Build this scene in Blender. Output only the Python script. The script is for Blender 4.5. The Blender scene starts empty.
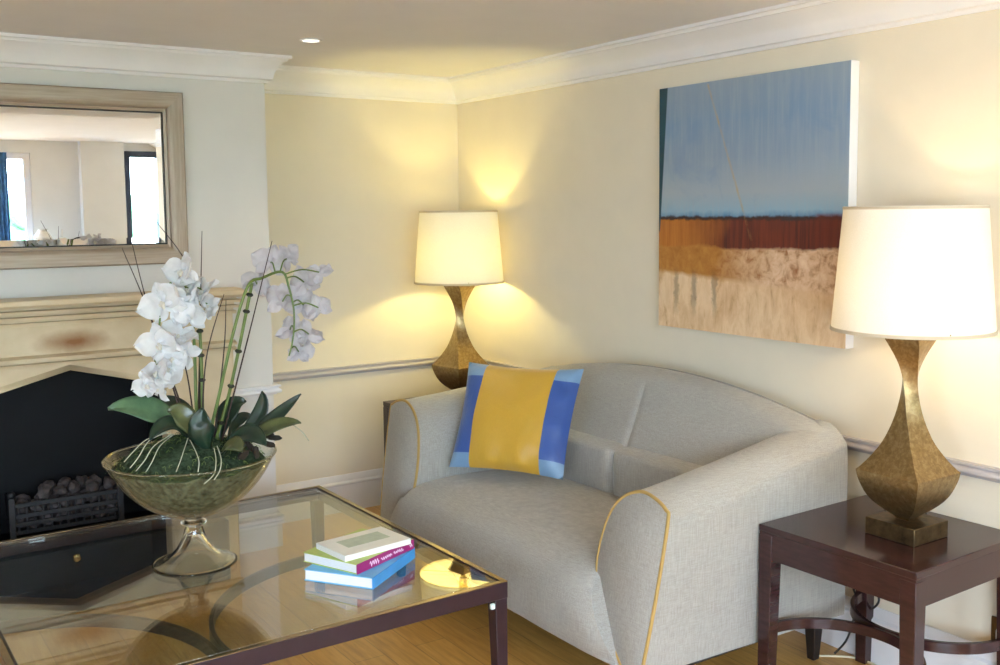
import bpy, bmesh, math, random
from mathutils import Vector, Matrix, noise
random.seed(7)
PI = math.pi
SC = bpy.context.scene
COL = SC.collection

# ------------------------------------------------------------------ camera, world, light, exposure
F_PX, CX, CY, CAM_H = 1016.75, 500.0, 301.0, 1.6
def _axes(yaw, pitch, roll):
    cy, sy, cp, sp = math.cos(yaw), math.sin(yaw), math.cos(pitch), math.sin(pitch)
    f = Vector((sy*cp, cy*cp, -sp)); r = Vector((cy, -sy, 0)); u = r.cross(f)
    cr, sr = math.cos(roll), math.sin(roll)
    return cr*r + sr*u, -sr*r + cr*u, f
CR, CU, CF = _axes(.59, .0885, -.0099)
CAM0 = Vector((0, 0, CAM_H))
cam = bpy.data.cameras.new('camera'); camo = bpy.data.objects.new('camera', cam); COL.objects.link(camo)
cam.sensor_width = 36; cam.lens = F_PX*36/1000; cam.shift_y = (CY-332.5)/1000; cam.clip_start = .05
M = Matrix((CR, CU, -CF)).transposed().to_4x4(); M.translation = CAM0
camo.matrix_world = M
SC.camera = camo
def at(px, py, d):                 # the point seen at a pixel, d metres deep
    return CAM0 + (CF + CR*((px-CX)/F_PX) - CU*((py-CY)/F_PX))*d

SC.view_settings.view_transform = 'Standard'; SC.view_settings.look = 'None'
SC.view_settings.gamma = 1; SC.view_settings.use_curve_mapping = False
SC.view_settings.exposure = 0.0
w = bpy.data.worlds.new('sky'); SC.world = w; w.use_nodes = True
bg = w.node_tree.nodes['Background']; bg.inputs[0].default_value = (.66, .81, 1, 1); bg.inputs[1].default_value = 30.0

def light(name, kind, loc, power, color, rot=(0, 0, 0), **kw):
    l = bpy.data.lights.new(name, kind); l.energy = power; l.color = color
    for k, v in kw.items(): setattr(l, k, v)
    o = bpy.data.objects.new(name, l); COL.objects.link(o); o.location = loc; o.rotation_euler = rot
    return o
# sky portals filling the window and the glazed door in the rear wall
p1 = light('window_daylight', 'AREA', (.05, -1.66, 1.45), 10, (1, 1, 1), (PI/2, 0, 0), shape='RECTANGLE', size=3.4, size_y=1.5)
p1.data.cycles.is_portal = True
p2 = light('door_daylight', 'AREA', (2.8, -1.66, 1.15), 10, (1, 1, 1), (PI/2, 0, 0), shape='RECTANGLE', size=.34, size_y=2.2)
p2.data.cycles.is_portal = True
p3 = light('added_side_daylight', 'AREA', (-4.26, -.7, 1.45), 10, (1, 1, 1), (PI/2, 0, -PI/2), shape='RECTANGLE', size=1.0, size_y=1.5)  # portal of the side window, added to brighten the rear wall
p3.data.cycles.is_portal = True
LAMP_NEAR_W, LAMP_FAR_W, LAMP_NEAR_C, LAMP_FAR_C = 8.5, 14.0, (1, .79, .48), (1, .85, .30)
DOWN_W, DOWN_C = 9.0, (1, .82, .58)

# ------------------------------------------------------------------ materials
def lin(r, g, b):
    f = lambda c: (c/255/12.92) if c/255 <= .04045 else ((c/255+.055)/1.055)**2.4
    return (f(r), f(g), f(b), 1)
class NT:
    def __init__(s, name):
        s.m = bpy.data.materials.new(name); s.m.use_nodes = True; s.t = s.m.node_tree; s.n = s.t.nodes
        s.b = s.n['Principled BSDF']; s.out = s.n['Material Output']
    def add(s, typ, **kw):
        n = s.n.new(typ)
        for k, v in kw.items():
            if k.startswith('i_'): n.inputs[k[2:].replace('_', ' ')].default_value = v
            else: setattr(n, k, v)
        return n
    def link(s, a, b): s.t.links.new(a, b)
    def coord(s, scale=(1, 1, 1), rot=(0, 0, 0), loc=(0, 0, 0)):
        c = s.add('ShaderNodeTexCoord'); m = s.add('ShaderNodeMapping')
        m.inputs['Scale'].default_value = scale; m.inputs['Rotation'].default_value = rot; m.inputs['Location'].default_value = loc
        s.link(c.outputs['Object'], m.inputs['Vector']); return m.outputs['Vector']
    def noise(s, vec, scale, detail=4, rough=.55, dist=0):
        n = s.add('ShaderNodeTexNoise'); n.inputs['Scale'].default_value = scale; n.inputs['Detail'].default_value = detail
        n.inputs['Roughness'].default_value = rough; n.inputs['Distortion'].default_value = dist
        s.link(vec, n.inputs['Vector']); return n.outputs['Fac']
    def ramp(s, fac, stops, interp='LINEAR'):
        r = s.add('ShaderNodeValToRGB'); r.color_ramp.interpolation = interp
        e = r.color_ramp.elements
        while len(e) < len(stops): e.new(.5)
        for k, (p, c) in enumerate(stops): e[k].position = p; e[k].color = c
        s.link(fac, r.inputs['Fac']); return r.outputs['Color']
    def mix(s, fac, a, b, mode='MIX'):
        m = s.add('ShaderNodeMix', data_type='RGBA', blend_type=mode)
        for k, v in ((0, fac), (6, a), (7, b)):
            if isinstance(v, (int, float, tuple)): m.inputs[k].default_value = v
            else: s.link(v, m.inputs[k])
        return m.outputs[2]
    def math(s, op, a, b=0.0, c=0.0, clamp=False):
        m = s.add('ShaderNodeMath', operation=op, use_clamp=clamp)
        for k, v in ((0, a), (1, b), (2, c)):
            if isinstance(v, (int, float)): m.inputs[k].default_value = v
            else: s.link(v, m.inputs[k])
        return m.outputs[0]
    def bump(s, h, strength=.2, dist=.005):
        b = s.add('ShaderNodeBump'); b.inputs['Strength'].default_value = strength; b.inputs['Distance'].default_value = dist
        s.link(h, b.inputs['Height']); s.link(b.outputs['Normal'], s.b.inputs['Normal'])
    def set(s, **kw):
        for k, v in kw.items():
            k = k.replace('_', ' ')
            if hasattr(v, 'is_output'): s.link(v, s.b.inputs[k])
            else: s.b.inputs[k].default_value = v
        return s
def simple(name, col, rough=.5, metal=0, var=.12, scale=20, bump=0, spec=.5, stretch=(1, 1, 1)):
    t = NT(name); v = t.coord(stretch); n = t.noise(v, scale)
    d = tuple(c*(1-var) for c in col[:3])+(1,); l = tuple(min(1, c*(1+var)) for c in col[:3])+(1,)
    t.set(Base_Color=t.ramp(n, [(.3, d), (.7, l)]), Roughness=rough, Metallic=metal, Specular_IOR_Level=spec)
    if bump: t.bump(n, bump)
    return t.m
MT = {}
MT['wall'] = simple('cream_wall_paint', lin(228, 217, 196), .75, var=.02, scale=6, bump=.02, spec=.2)
MT['breast'] = simple('daylit_breast_paint', lin(218, 214, 208), .75, var=.02, scale=6, bump=.02, spec=.2)  # cream wall paint made paler and neutral to imitate daylight on the breast
MT['rearwall'] = simple('pale_rear_paint', lin(226, 226, 224), .8, var=.02, scale=6, spec=.2)
MT['ceiling'] = simple('ceiling_paint', lin(226, 224, 226), .85, var=.015, scale=5, spec=.15)
MT['white'] = simple('white_trim_paint', lin(234, 232, 233), .45, var=.015, scale=8, spec=.4)
MT['rail'] = simple('greyed_white_rail_paint', lin(188, 181, 180), .45, var=.02, scale=8, spec=.4)  # white paint greyed in colour to imitate its look in warm light
MT['darkwood'] = simple('dark_mahogany', lin(56, 33, 33), .16, var=.25, scale=14, stretch=(1, 1, 6), spec=.5)
MT['darkframe'] = simple('dark_plum_metal', lin(46, 29, 38), .28, var=.12, scale=30, spec=.5)
MT['black'] = simple('black_iron', lin(22, 23, 27), .5, var=.2, scale=40, spec=.4)
MT['firebox'] = simple('sooty_firebox', lin(5, 6, 12), .6, var=.35, scale=9, spec=.25)
MT['fender'] = simple('dark_slate_fender', lin(42, 46, 54), .35, var=.15, scale=12)
MT['coal'] = simple('ceramic_coal', lin(62, 54, 54), .8, var=.75, scale=25, bump=.4)
MT['brass'] = simple('brass', lin(205, 180, 120), .25, 1, var=.08)
MT['rimbronze'] = simple('burnished_bronze_rim', lin(150, 132, 102), .2, .85, var=.1)
MT['bronze'] = simple('aged_bronze', lin(104, 86, 60), .38, .9, var=.45, scale=35, bump=.08)
MT['piping'] = simple('gold_piping', lin(178, 146, 84), .7, var=.08)
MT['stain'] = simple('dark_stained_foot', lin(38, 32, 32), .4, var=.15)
MT['page'] = simple('book_pages', lin(232, 230, 232), .8, var=.06, scale=90, stretch=(1, 1, 14))
MT['blue_cover'] = simple('sky_blue_cover', lin(98, 186, 232), .3, var=.10, scale=14)
MT['spine_blue'] = simple('deep_blue_spine', lin(70, 150, 216), .3, var=.10, scale=14)
MT['green_cover'] = simple('lime_green_cover', lin(178, 196, 96), .35, var=.08, scale=12)
MT['magenta'] = simple('magenta_spine', lin(160, 40, 110), .35, var=.06)
MT['ink'] = simple('pale_pink_ink', lin(244, 214, 232), .5, var=.04)
MT['cover_white'] = simple('white_booklet_cover', lin(240, 238, 230), .35, var=.03)
MT['print_grey'] = simple('grey_green_print', lin(186, 196, 176), .4, var=.12, scale=30)
MT['shade_trim'] = simple('lampshade_trim', lin(205, 188, 160), .8, var=.03)
MT['stem'] = simple('green_stem', lin(96, 116, 52), .45, var=.25, scale=18)
MT['node'] = simple('dark_stem_node', lin(30, 34, 20), .6, var=.2)
MT['twig'] = simple('dark_twig', lin(56, 38, 34), .7, var=.3, scale=30)
MT['root'] = simple('pale_root', lin(176, 176, 154), .7, var=.12, scale=30)
MT['bark'] = simple('dark_bark_chip', lin(46, 38, 30), .85, var=.4, scale=30)
MT['cable_white'] = simple('ivory_cable', lin(222, 206, 168), .5, var=.04)
MT['cable_black'] = simple('black_cable', lin(36, 34, 34), .5, var=.1)
MT['navy'] = simple('navy_door_frame', lin(44, 54, 74), .4, var=.06)
MT['blue_cloth'] = simple('blue_check_cloth', lin(72, 122, 172), .9, var=.3, scale=24)
MT['hedge'] = simple('hedge_leaves', lin(92, 140, 96), .8, var=.5, scale=22, bump=.5)
MT['stone'] = simple('pale_terrace_stone', lin(216, 212, 204), .8, var=.06, scale=5)
MT['ceramic'] = simple('white_ceramic', lin(226, 222, 214), .25, var=.05)
MT['pad'] = simple('clear_rubber_pad', lin(214, 226, 220), .3, var=.03)

def wood_floor():
    t = NT('oak_plank_floor'); v = t.coord((1, 1, 1), (0, 0, PI/2))
    b = t.add('ShaderNodeTexBrick'); b.offset = .37; b.offset_frequency = 2
    for k, x in (('Scale', 1), ('Brick Width', 1.35), ('Row Height', .125), ('Mortar Size', .0016), ('Mortar Smooth', .3), ('Bias', 0)):
        b.inputs[k].default_value = x
    b.inputs['Color1'].default_value = lin(232, 180, 98); b.inputs['Color2'].default_value = lin(206, 150, 76); b.inputs['Mortar'].default_value = lin(96, 60, 30)
    t.link(v, b.inputs['Vector'])
    v2 = t.coord((14, 1.1, 1)); g = t.noise(v2, 3.2, 8, .62, .6)
    c = t.mix(.55, b.outputs['Color'], t.ramp(g, [(.25, lin(146, 94, 42)), (.5, lin(204, 150, 74)), (.75, lin(236, 192, 112))]))
    t.set(Base_Color=c, Roughness=.32); t.bump(b.outputs['Fac'], -.15, .002)
    return t.m
MT['floor'] = wood_floor()
def fabric():
    t = NT('grey_linen_upholstery'); v = t.coord()
    n1 = t.noise(t.coord((1, 1, 30)), 30, 3); n2 = t.noise(t.coord((30, 30, 1)), 12, 3); big = t.noise(v, 5, 3)
    s = t.math('MULTIPLY_ADD', n1, .5, t.math('MULTIPLY', n2, .5))
    c = t.ramp(s, [(.35, lin(150, 146, 139)), (.65, lin(184, 180, 172))])
    c = t.mix(t.math('MULTIPLY', big, .25), c, lin(130, 123, 111))
    t.set(Base_Color=c, Roughness=.72, Sheen_Weight=.25, Sheen_Roughness=.4, Specular_IOR_Level=.35)
    h = t.math('MULTIPLY_ADD', s, .25, t.math('MULTIPLY', t.noise(v, 7, 2, .5, .8), 1.0))
    t.bump(h, .22, .02)
    return t.m
MT['fabric'] = fabric()
def satin(name, c):
    t = NT(name); v = t.coord((1, 1, 1)); n = t.noise(v, 9, 3, .5, 1.0); f = t.noise(t.coord((60, 60, 4)), 6, 2)
    d = tuple(x*.84 for x in c[:3])+(1,)
    t.set(Base_Color=t.mix(f, d, c), Roughness=.38, Sheen_Weight=.3); t.bump(n, .25, .02); return t.m
MT['gold_satin'] = satin('gold_satin', lin(206, 160, 52)); MT['blue_satin'] = satin('royal_blue_satin', lin(46, 84, 158)); MT['sky_satin'] = satin('pale_blue_satin', lin(122, 156, 190))
def clearglass(name, tint, ior, rough=0.0):
    t = NT(name); fr = t.add('ShaderNodeFresnel'); ge = t.add('ShaderNodeNewGeometry'); t.link(t.math('MULTIPLY_ADD', ge.outputs['Backfacing'], 1/ior-ior, ior), fr.inputs['IOR'])
    tr = t.add('ShaderNodeBsdfTransparent'); tr.inputs[0].default_value = tint
    gl = t.add('ShaderNodeBsdfGlossy'); gl.inputs['Roughness'].default_value = rough
    mx = t.add('ShaderNodeMixShader'); t.link(fr.outputs[0], mx.inputs[0]); t.link(tr.outputs[0], mx.inputs[1]); t.link(gl.outputs[0], mx.inputs[2])
    t.link(mx.outputs[0], t.out.inputs['Surface']); t.n.remove(t.b); return t.m
MT['tableglass'] = clearglass('table_glass', (.95, .965, .93, 1), 3.4)
MT['paneglass'] = clearglass('window_glass', (.97, .98, .98, 1), 1.3)
MT['bowlglass'] = clearglass('bowl_glass', (.94, .94, .89, 1), 1.45)
MT['footglass'] = clearglass('foot_glass', (.96, .97, .94, 1), 1.6)
def solidglass():
    t = NT('clear_crystal'); t.set(Base_Color=(.97, .98, .95, 1), Roughness=.0, Transmission_Weight=1.0, IOR=1.45); return t.m
MT['crystal'] = solidglass()
def mirrorglass():
    t = NT('silvered_mirror'); t.set(Base_Color=(.93, .95, .95, 1), Metallic=1.0, Roughness=.005); return t.m
MT['mirror'] = mirrorglass()
def silverwood():
    t = NT('washed_oak_silver_frame'); v = t.coord((26, 6, 1.2)); n = t.noise(v, 4, 6, .6, .4)
    t.set(Base_Color=t.ramp(n, [(.25, lin(146, 128, 110)), (.75, lin(176, 159, 140))]), Roughness=.42, Metallic=.25); t.bump(n, .08, .003); return t.m
MT['silverwood'] = silverwood()
def silverwood_h():
    t = NT('washed_oak_silver_rail'); v = t.coord((2, 2, 2)); v = t.coord((1.2, 6, 26)); n = t.noise(v, 4, 6, .6, .4)
    t.set(Base_Color=t.ramp(n, [(.25, lin(146, 128, 110)), (.75, lin(176, 159, 140))]), Roughness=.42, Metallic=.25); t.bump(n, .08, .003); return t.m
MT['silverwood_h'] = silverwood_h()
def surround():
    t = NT('cream_stone_surround'); c = t.add('ShaderNodeTexCoord'); sp = t.add('ShaderNodeSeparateXYZ'); t.link(c.outputs['Object'], sp.inputs[0])
    n = t.noise(t.coord(), 9, 5); n2 = t.noise(t.coord((1, 1, 1), loc=(3, 1, 2)), 26, 4)
    base = t.ramp(n, [(.3, lin(204, 184, 148)), (.7, lin(216, 198, 166))])
    # a scorched patch of its own shape in the middle of the frieze
    dx = t.math('DIVIDE', t.math('SUBTRACT', sp.outputs[0], .02), .17); dz = t.math('DIVIDE', t.math('SUBTRACT', sp.outputs[2], 1.075), .058)
    d = t.math('SQRT', t.math('ADD', t.math('MULTIPLY', dx, dx), t.math('MULTIPLY', dz, dz)))
    d = t.math('ADD', d, t.math('MULTIPLY', t.math('SUBTRACT', n2, .5), .35))
    s = t.math('SUBTRACT', 1.0, d, clamp=True)
    t.set(Base_Color=t.mix(t.math('MULTIPLY', s, 1.15, clamp=True), base, lin(142, 92, 44)), Roughness=.5); return t.m
MT['surround'] = surround()
def goldleaf():
    t = NT('mottled_gold_leaf'); v = t.coord(); n = t.noise(v, 60, 6, .7, .3); n2 = t.noise(v, 90, 3)
    c = t.ramp(n, [(.25, lin(118, 96, 64)), (.5, lin(148, 124, 84)), (.75, lin(178, 156, 116))])
    t.set(Base_Color=c, Metallic=.88, Roughness=t.math('MULTIPLY_ADD', n2, .22, .22)); t.bump(n, .12, .004); return t.m
MT['goldleaf'] = goldleaf()
def shade():
    t = NT('ivory_lampshade_linen'); v = t.coord((1, 1, 1)); n = t.noise(t.coord((60, 60, 60)), 5, 2)
    c = t.ramp(n, [(.3, (.86, .82, .72, 1)), (.7, (.92, .88, .79, 1))])
    tr = t.add('ShaderNodeBsdfTranslucent'); df = t.add('ShaderNodeBsdfDiffuse'); mx = t.add('ShaderNodeMixShader'); mx.inputs[0].default_value = .15
    t.link(t.mix(1.0, c, (.62, .58, .50, 1), 'MULTIPLY'), tr.inputs[0]); t.link(c, df.inputs[0]); t.link(df.outputs[0], mx.inputs[1]); t.link(tr.outputs[0], mx.inputs[2])
    t.link(mx.outputs[0], t.out.inputs['Surface']); t.n.remove(t.b); return t.m
MT['shade'] = shade()
def petal(name, c, tl):
    t = NT(name); n = t.noise(t.coord(), 60, 3)
    d = tuple(x*.93 for x in c[:3])+(1,); cc = t.ramp(n, [(.3, d), (.7, c)])
    tr = t.add('ShaderNodeBsdfTranslucent'); df = t.add('ShaderNodeBsdfDiffuse'); mx = t.add('ShaderNodeMixShader'); mx.inputs[0].default_value = tl
    t.link(cc, tr.inputs[0]); t.link(cc, df.inputs[0]); t.link(df.outputs[0], mx.inputs[1]); t.link(tr.outputs[0], mx.inputs[2])
    t.link(mx.outputs[0], t.out.inputs['Surface']); t.n.remove(t.b); return t.m
MT['petal'] = petal('white_petal', (.90, .90, .92, 1), .3)
MT['petal_back'] = petal('backlit_white_petal', (.66, .62, .65, 1), .3)  # white petal with the grey of its backlit side put into the colour
MT['lip'] = petal('cream_lip', lin(236, 230, 218), .2)
def leafmat(name, a, b):
    t = NT(name); n = t.noise(t.coord((8, 8, 8)), 2.5, 4)
    t.set(Base_Color=t.ramp(n, [(.3, a), (.7, b)]), Roughness=.28, Specular_IOR_Level=.6); return t.m
MT['leaf_dark'] = leafmat('dark_green_leaf', lin(22, 38, 30), lin(36, 60, 44))
MT['leaf_mid'] = leafmat('mid_green_leaf', lin(58, 88, 60), lin(92, 124, 88))
MT['leaf_olive'] = leafmat('olive_leaf', lin(56, 66, 38), lin(94, 98, 58))
MT['drymoss'] = simple('dried_olive_moss', lin(104, 105, 88), .95, var=.6, scale=55, bump=1.0, spec=.1)
MT['moss'] = simple('dull_green_moss', lin(58, 72, 54), .95, var=.55, scale=70, bump=.8, spec=.1)
def emit(name, c, s):
    t = NT(name); e = t.add('ShaderNodeEmission'); e.inputs[0].default_value = c; e.inputs[1].default_value = s
    t.link(e.outputs[0], t.out.inputs['Surface']); t.n.remove(t.b); return t.m
MT['downlight_glow'] = emit('downlight_glow', (1, .93, .8, 1), 6)

# ------------------------------------------------------------------ mesh helpers
class MB:
    def __init__(s): s.v = []; s.f = []; s.mi = []
    def face(s, ids, m=0): s.f.append(tuple(ids)); s.mi.append(m)
    def box(s, x0, x1, y0, y1, z0, z1, m=0):
        b = len(s.v); s.v += [(x, y, z) for z in (z0, z1) for y in (y0, y1) for x in (x0, x1)]
        for q in ((0, 2, 3, 1), (4, 5, 7, 6), (0, 1, 5, 4), (2, 6, 7, 3), (0, 4, 6, 2), (1, 3, 7, 5)): s.face([b+i for i in q], m)
        return s
    def loft(s, rings, closed=True, caps=True, m=0):
        b = len(s.v); n = len(rings[0])
        for r in rings: s.v += [tuple(p) for p in r]
        for i in range(len(rings)-1):
            for j in range(n if closed else n-1):
                k = (j+1) % n; s.face((b+i*n+j, b+i*n+k, b+(i+1)*n+k, b+(i+1)*n+j), m)
        if caps and closed:
            s.face([b+j for j in range(n)][::-1], m); s.face([b+(len(rings)-1)*n+j for j in range(n)], m)
        return s
    def lathe(s, prof, n=48, c=(0, 0, 0), m=0, caps=False):
        return s.loft([[(c[0]+r*math.cos(2*PI*j/n), c[1]+r*math.sin(2*PI*j/n), c[2]+z) for j in range(n)] for r, z in prof], True, caps, m)
    def tube(s, pts, r, n=8, m=0, caps=True, closed=False, flat=None):
        pts = [Vector(p) for p in pts]; N = len(pts)
        rr = r if isinstance(r, (list, tuple)) else [r]*N
        up = None; rings = []
        for i, p in enumerate(pts):
            if closed: t = pts[(i+1) % N]-pts[i-1]
            else: t = pts[min(i+1, N-1)]-pts[max(i-1, 0)]
            t.normalize()
            if flat is not None: a = Vector(flat).cross(t).normalized(); bb = t.cross(a)
            else:
                if up is None: up = Vector((0, 0, 1)) if abs(t.z) < .9 else Vector((1, 0, 0))
                a = up.cross(t); a.normalize(); bb = t.cross(a); up = bb
            rings.append([p+(a*math.cos(2*PI*j/n)+bb*math.sin(2*PI*j/n))*rr[i] for j in range(n)])
        if closed: rings.append(rings[0])
        return s.loft(rings, True, caps and not closed, m)
    def bar(s, pts, wid, hgt, m=0):      # flat bar swept along a horizontal path
        pts = [Vector(p) for p in pts]; N = len(pts); rings = []
        for i, p in enumerate(pts):
            t = (pts[min(i+1, N-1)]-pts[max(i-1, 0)]).normalized(); a = Vector((0, 0, 1)).cross(t).normalized(); u = Vector((0, 0, 1))
            rings.append([p+a*wid/2-u*hgt/2, p+a*wid/2+u*hgt/2, p-a*wid/2+u*hgt/2, p-a*wid/2-u*hgt/2])
        return s.loft(rings, True, True, m)
    def prism(s, poly, o, ax, ay, az, d0, d1, m=0):   # poly in (ax, ay) plane, extruded along az
        o, ax, ay, az = Vector(o), Vector(ax), Vector(ay), Vector(az)
        return s.loft([[o+ax*p[0]+ay*p[1]+az*d for p in poly] for d in (d0, d1)], True, True, m)
    def grid(s, rows, m=0):
        return s.loft(rows, False, False, m)
    def blob(s, c, r, seed, sub=2, amp=.35, sq=(1, 1, 1)):
        bm = bmesh.new(); bmesh.ops.create_icosphere(bm, subdivisions=sub, radius=1); b = len(s.v)
        for v in bm.verts:
            k = 1+amp*noise.noise(v.co*1.6+Vector((seed*3.1, seed*1.7, seed)))
            s.v.append((c[0]+v.co.x*r*k*sq[0], c[1]+v.co.y*r*k*sq[1], c[2]+v.co.z*r*k*sq[2]))
        for f in bm.faces: s.face([b+v.index for v in f.verts])
        bm.free(); return s
    def build(s, name, mats, parent=None, bevel=0, smooth=True, ang=38, solid=0, sub=0, seg=2):
        me = bpy.data.meshes.new(name); me.from_pydata([tuple(v) for v in s.v], [], s.f)
        for m in (mats if isinstance(mats, (list, tuple)) else [mats]): me.materials.append(MT[m])
        me.polygons.foreach_set('material_index', s.mi)
        bm = bmesh.new(); bm.from_mesh(me); bmesh.ops.remove_doubles(bm, verts=bm.verts, dist=1e-6); bmesh.ops.recalc_face_normals(bm, faces=bm.faces); bm.to_mesh(me); bm.free()
        if smooth:
            me.polygons.foreach_set('use_smooth', [True]*len(me.polygons)); me.set_sharp_from_angle(angle=math.radians(ang))
        o = bpy.data.objects.new(name, me); COL.objects.link(o)
        if parent is not None: o.parent = parent
        if solid: md = o.modifiers.new('thick', 'SOLIDIFY'); md.thickness = solid; md.offset = 0
        if bevel: md = o.modifiers.new('bevel', 'BEVEL'); md.width = bevel; md.segments = seg; md.limit_method = 'ANGLE'; md.angle_limit = math.radians(35)
        if sub: md = o.modifiers.new('sub', 'SUBSURF'); md.levels = sub; md.render_levels = sub
        return o
def tag(o, label=None, cat=None, group=None, kind=None):
    for k, v in (('label', label), ('category', cat), ('group', group), ('kind', kind)):
        if v: o[k] = v
    return o
def thing(name, label, cat, loc=(0, 0, 0), rotz=0, group=None):
    o = bpy.data.objects.new(name, None); COL.objects.link(o); o.empty_display_size = .1
    o.location = loc; o.rotation_euler = (0, 0, rotz)
    return tag(o, label, cat, group)
def place(o, loc, label, cat, group=None):
    o.location = loc; return tag(o, label, cat, group)
def struct(name, mb, mat, label=None, **kw):
    o = mb.build(name, mat, **kw); o['kind'] = 'structure'
    if label: o['label'] = label
    o['category'] = name.split('_')[0]
    return o
def crom(pts, n=8, closed=False):
    pts = [Vector(p) for p in pts]; N = len(pts); out = []
    for i in range(N if closed else N-1):
        if closed: p0, p1, p2, p3 = pts[i-1], pts[i], pts[(i+1) % N], pts[(i+2) % N]
        else: p0, p1, p2, p3 = pts[max(i-1, 0)], pts[i], pts[i+1], pts[min(i+2, N-1)]
        for k in range(n):
            t = k/n
            out.append(.5*((2*p1)+(p2-p0)*t+(2*p0-5*p1+4*p2-p3)*t*t+(3*p1-p0-3*p2+p3)*t*t*t))
    if not closed: out.append(pts[-1])
    return out

# ------------------------------------------------------------------ the setting
XB, YA, YB, XL, YR, ZC = 3.02, 4.92, 4.585, -4.2, -1.6, 2.32
BX0, BX1 = -.08, 1.765                       # chimney breast
struct('floor', MB().box(XL, XB, YR-1.6, YA, -.06, 0), 'floor', 'golden oak plank floor')
struct('ceiling', MB().box(XL-.1, XB+.1, YR-.1, YA+.1, ZC, ZC+.1), 'ceiling', 'pale plain ceiling')
struct('wall_back', MB().box(XL-.1, XB+.1, YA, YA+.1, -.06, ZC), 'wall', 'cream wall behind the corner lamp')
struct('wall_right', MB().box(XB, XB+.1, YR-.1, YA, -.06, ZC), 'wall', 'cream wall behind the sofa')
LW0, LW1 = -1.2, -.2  # unseen side window, added to send more daylight onto the rear wall
m = MB(); m.box(XL-.1, XL, YR-.1, LW0, -.06, ZC); m.box(XL-.1, XL, LW1, YA, -.06, ZC); m.box(XL-.1, XL, LW0, LW1, -.06, .7); m.box(XL-.1, XL, LW0, LW1, 2.2, ZC)
struct('wall_left', m, 'rearwall', 'pale side wall with an added window')
m = MB()
for y in (LW0+.03, (LW0+LW1)/2, LW1-.03): m.box(XL-.08, XL-.02, y-.03, y+.03, .7, 2.2)
for z in (.73, 2.17): m.box(XL-.079, XL-.021, LW0, LW1, z-.03, z+.03)
wo2 = struct('window_added', m, 'white', 'added white framed side window for more daylight', bevel=.004)
MB().box(XL-.055, XL-.049, LW0, LW1, .7, 2.2).build('pane', 'paneglass', wo2)
FX0, FX1, FXC = .415, 1.271, .843             # hole for the fire
m = MB()
m.box(BX0, FX0, YB, YA, 0, ZC); m.box(FX1, BX1, YB, YA, 0, ZC); m.box(FX0, FX1, YB, YA, 1.02, ZC)
struct('wall_chimney', m, 'breast', 'cream chimney breast carrying the mirror')
m = MB()                                      # rear wall with window and glazed door
WX0, WX1, WZ0, WZ1, DX0, DX1, DZ1 = -1.65, 1.75, .72, 2.2, 2.63, 2.98, 2.24
m.box(XL, WX0, YR-.1, YR, 0, ZC); m.box(WX0, WX1, YR-.1, YR, 0, WZ0); m.box(WX0, WX1, YR-.1, YR, WZ1, ZC)
m.box(WX1, DX0, YR-.1, YR, 0, ZC); m.box(DX0, DX1, YR-.1, YR, DZ1, ZC); m.box(DX1, XB, YR-.1, YR, 0, ZC)
m.box(2.19, 2.6, YR, YR+.12, 0, ZC)
struct('wall_rear', m, 'rearwall', 'pale wall with window and glazed door')
wf = MB()
for x in (WX0+.03, -.95, -.3, .4, 1.1, WX1-.03): wf.box(x-.03, x+.03, YR-.08, YR-.02, WZ0, WZ1)
for z in (WZ0+.03, WZ1-.03): wf.box(WX0, WX1, YR-.079, YR-.021, z-.03, z+.03)
wo = struct('window_1', wf, 'white', 'white framed window', bevel=.004)
MB().box(WX0, WX1, YR-.055, YR-.049, WZ0, WZ1).build('pane', 'paneglass', wo)
df = MB(); df.box(DX0, DX0+.05, YR-.09, YR+.02, 0, DZ1); df.box(DX0, DX1, YR-.089, YR+.019, DZ1-.06, DZ1); df.box(DX1-.03, DX1, YR-.09, YR+.02, 0, DZ1); df.box(DX0, DX1, YR-.088, YR+.018, 0, .06)
do = struct('door_1', df, 'navy', 'navy framed glazed door', bevel=.004)
MB().box(DX0+.04, DX1-.02, YR-.055, YR-.049, .05, DZ1-.05).build('pane', 'paneglass', do)

def profile_run(name, prof, p0, p1, inward, mat, label):
    p0, p1 = Vector(p0), Vector(p1); d = p1-p0
    mb = MB().prism(prof, p0, inward, (0, 0, 1), d.normalized(), 0, d.length)
    return struct(name, mb, mat, label, ang=28)
def arc2(cx, cz, r, a0, a1, n=6): return [(cx+r*math.cos(math.radians(a0+(a1-a0)*i/n)), cz+r*math.sin(math.radians(a0+(a1-a0)*i/n))) for i in range(n+1)]
zc = ZC
def cornice(h, p):
    b = zc-h
    return [(0, b), (.012, b), (.016, b+.012), (.03, b+.016), (.034, b+.03)] + [(.034+(p-.06)*t, b+.03+(h-.055)*(t**.55)) for t in (.1, .25, .45, .7, 1)] + [(p-.018, b+h-.025), (p-.012, b+h-.014), (p, b+h-.012), (p, zc), (0, zc)]
profile_run('trim_1', cornice(.125, .135), (XB, YR, 0), (XB, YA, 0), (-1, 0, 0), 'white', 'white cornice over the sofa wall')
profile_run('trim_2', cornice(.125, .135), (BX1, YA, 0), (XB, YA, 0), (0, -1, 0), 'white', 'white cornice in the lamp corner')
m = MB(); pr = cornice(.12, .10)
rings = []
for (x, y, ex, ey) in ((BX0, YB, 0, 0), (BX1, YB, 1, 1), (BX1, YA, 1, 0)):
    rings.append([(x+q[0]*ex, y-q[0]*(1 if (ey or ex == 0) else 0), q[1]) for q in pr])
m.loft(rings); struct('trim_3', m, 'white', 'white cornice round the chimney breast', ang=28)
rail = [(0, .752), (.008, .752), (.012, .760)] + arc2(.012, .770, .012, -60, 60) + [(.014, .787), (.022, .790), (.022, .798), (0, .798)]
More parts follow.
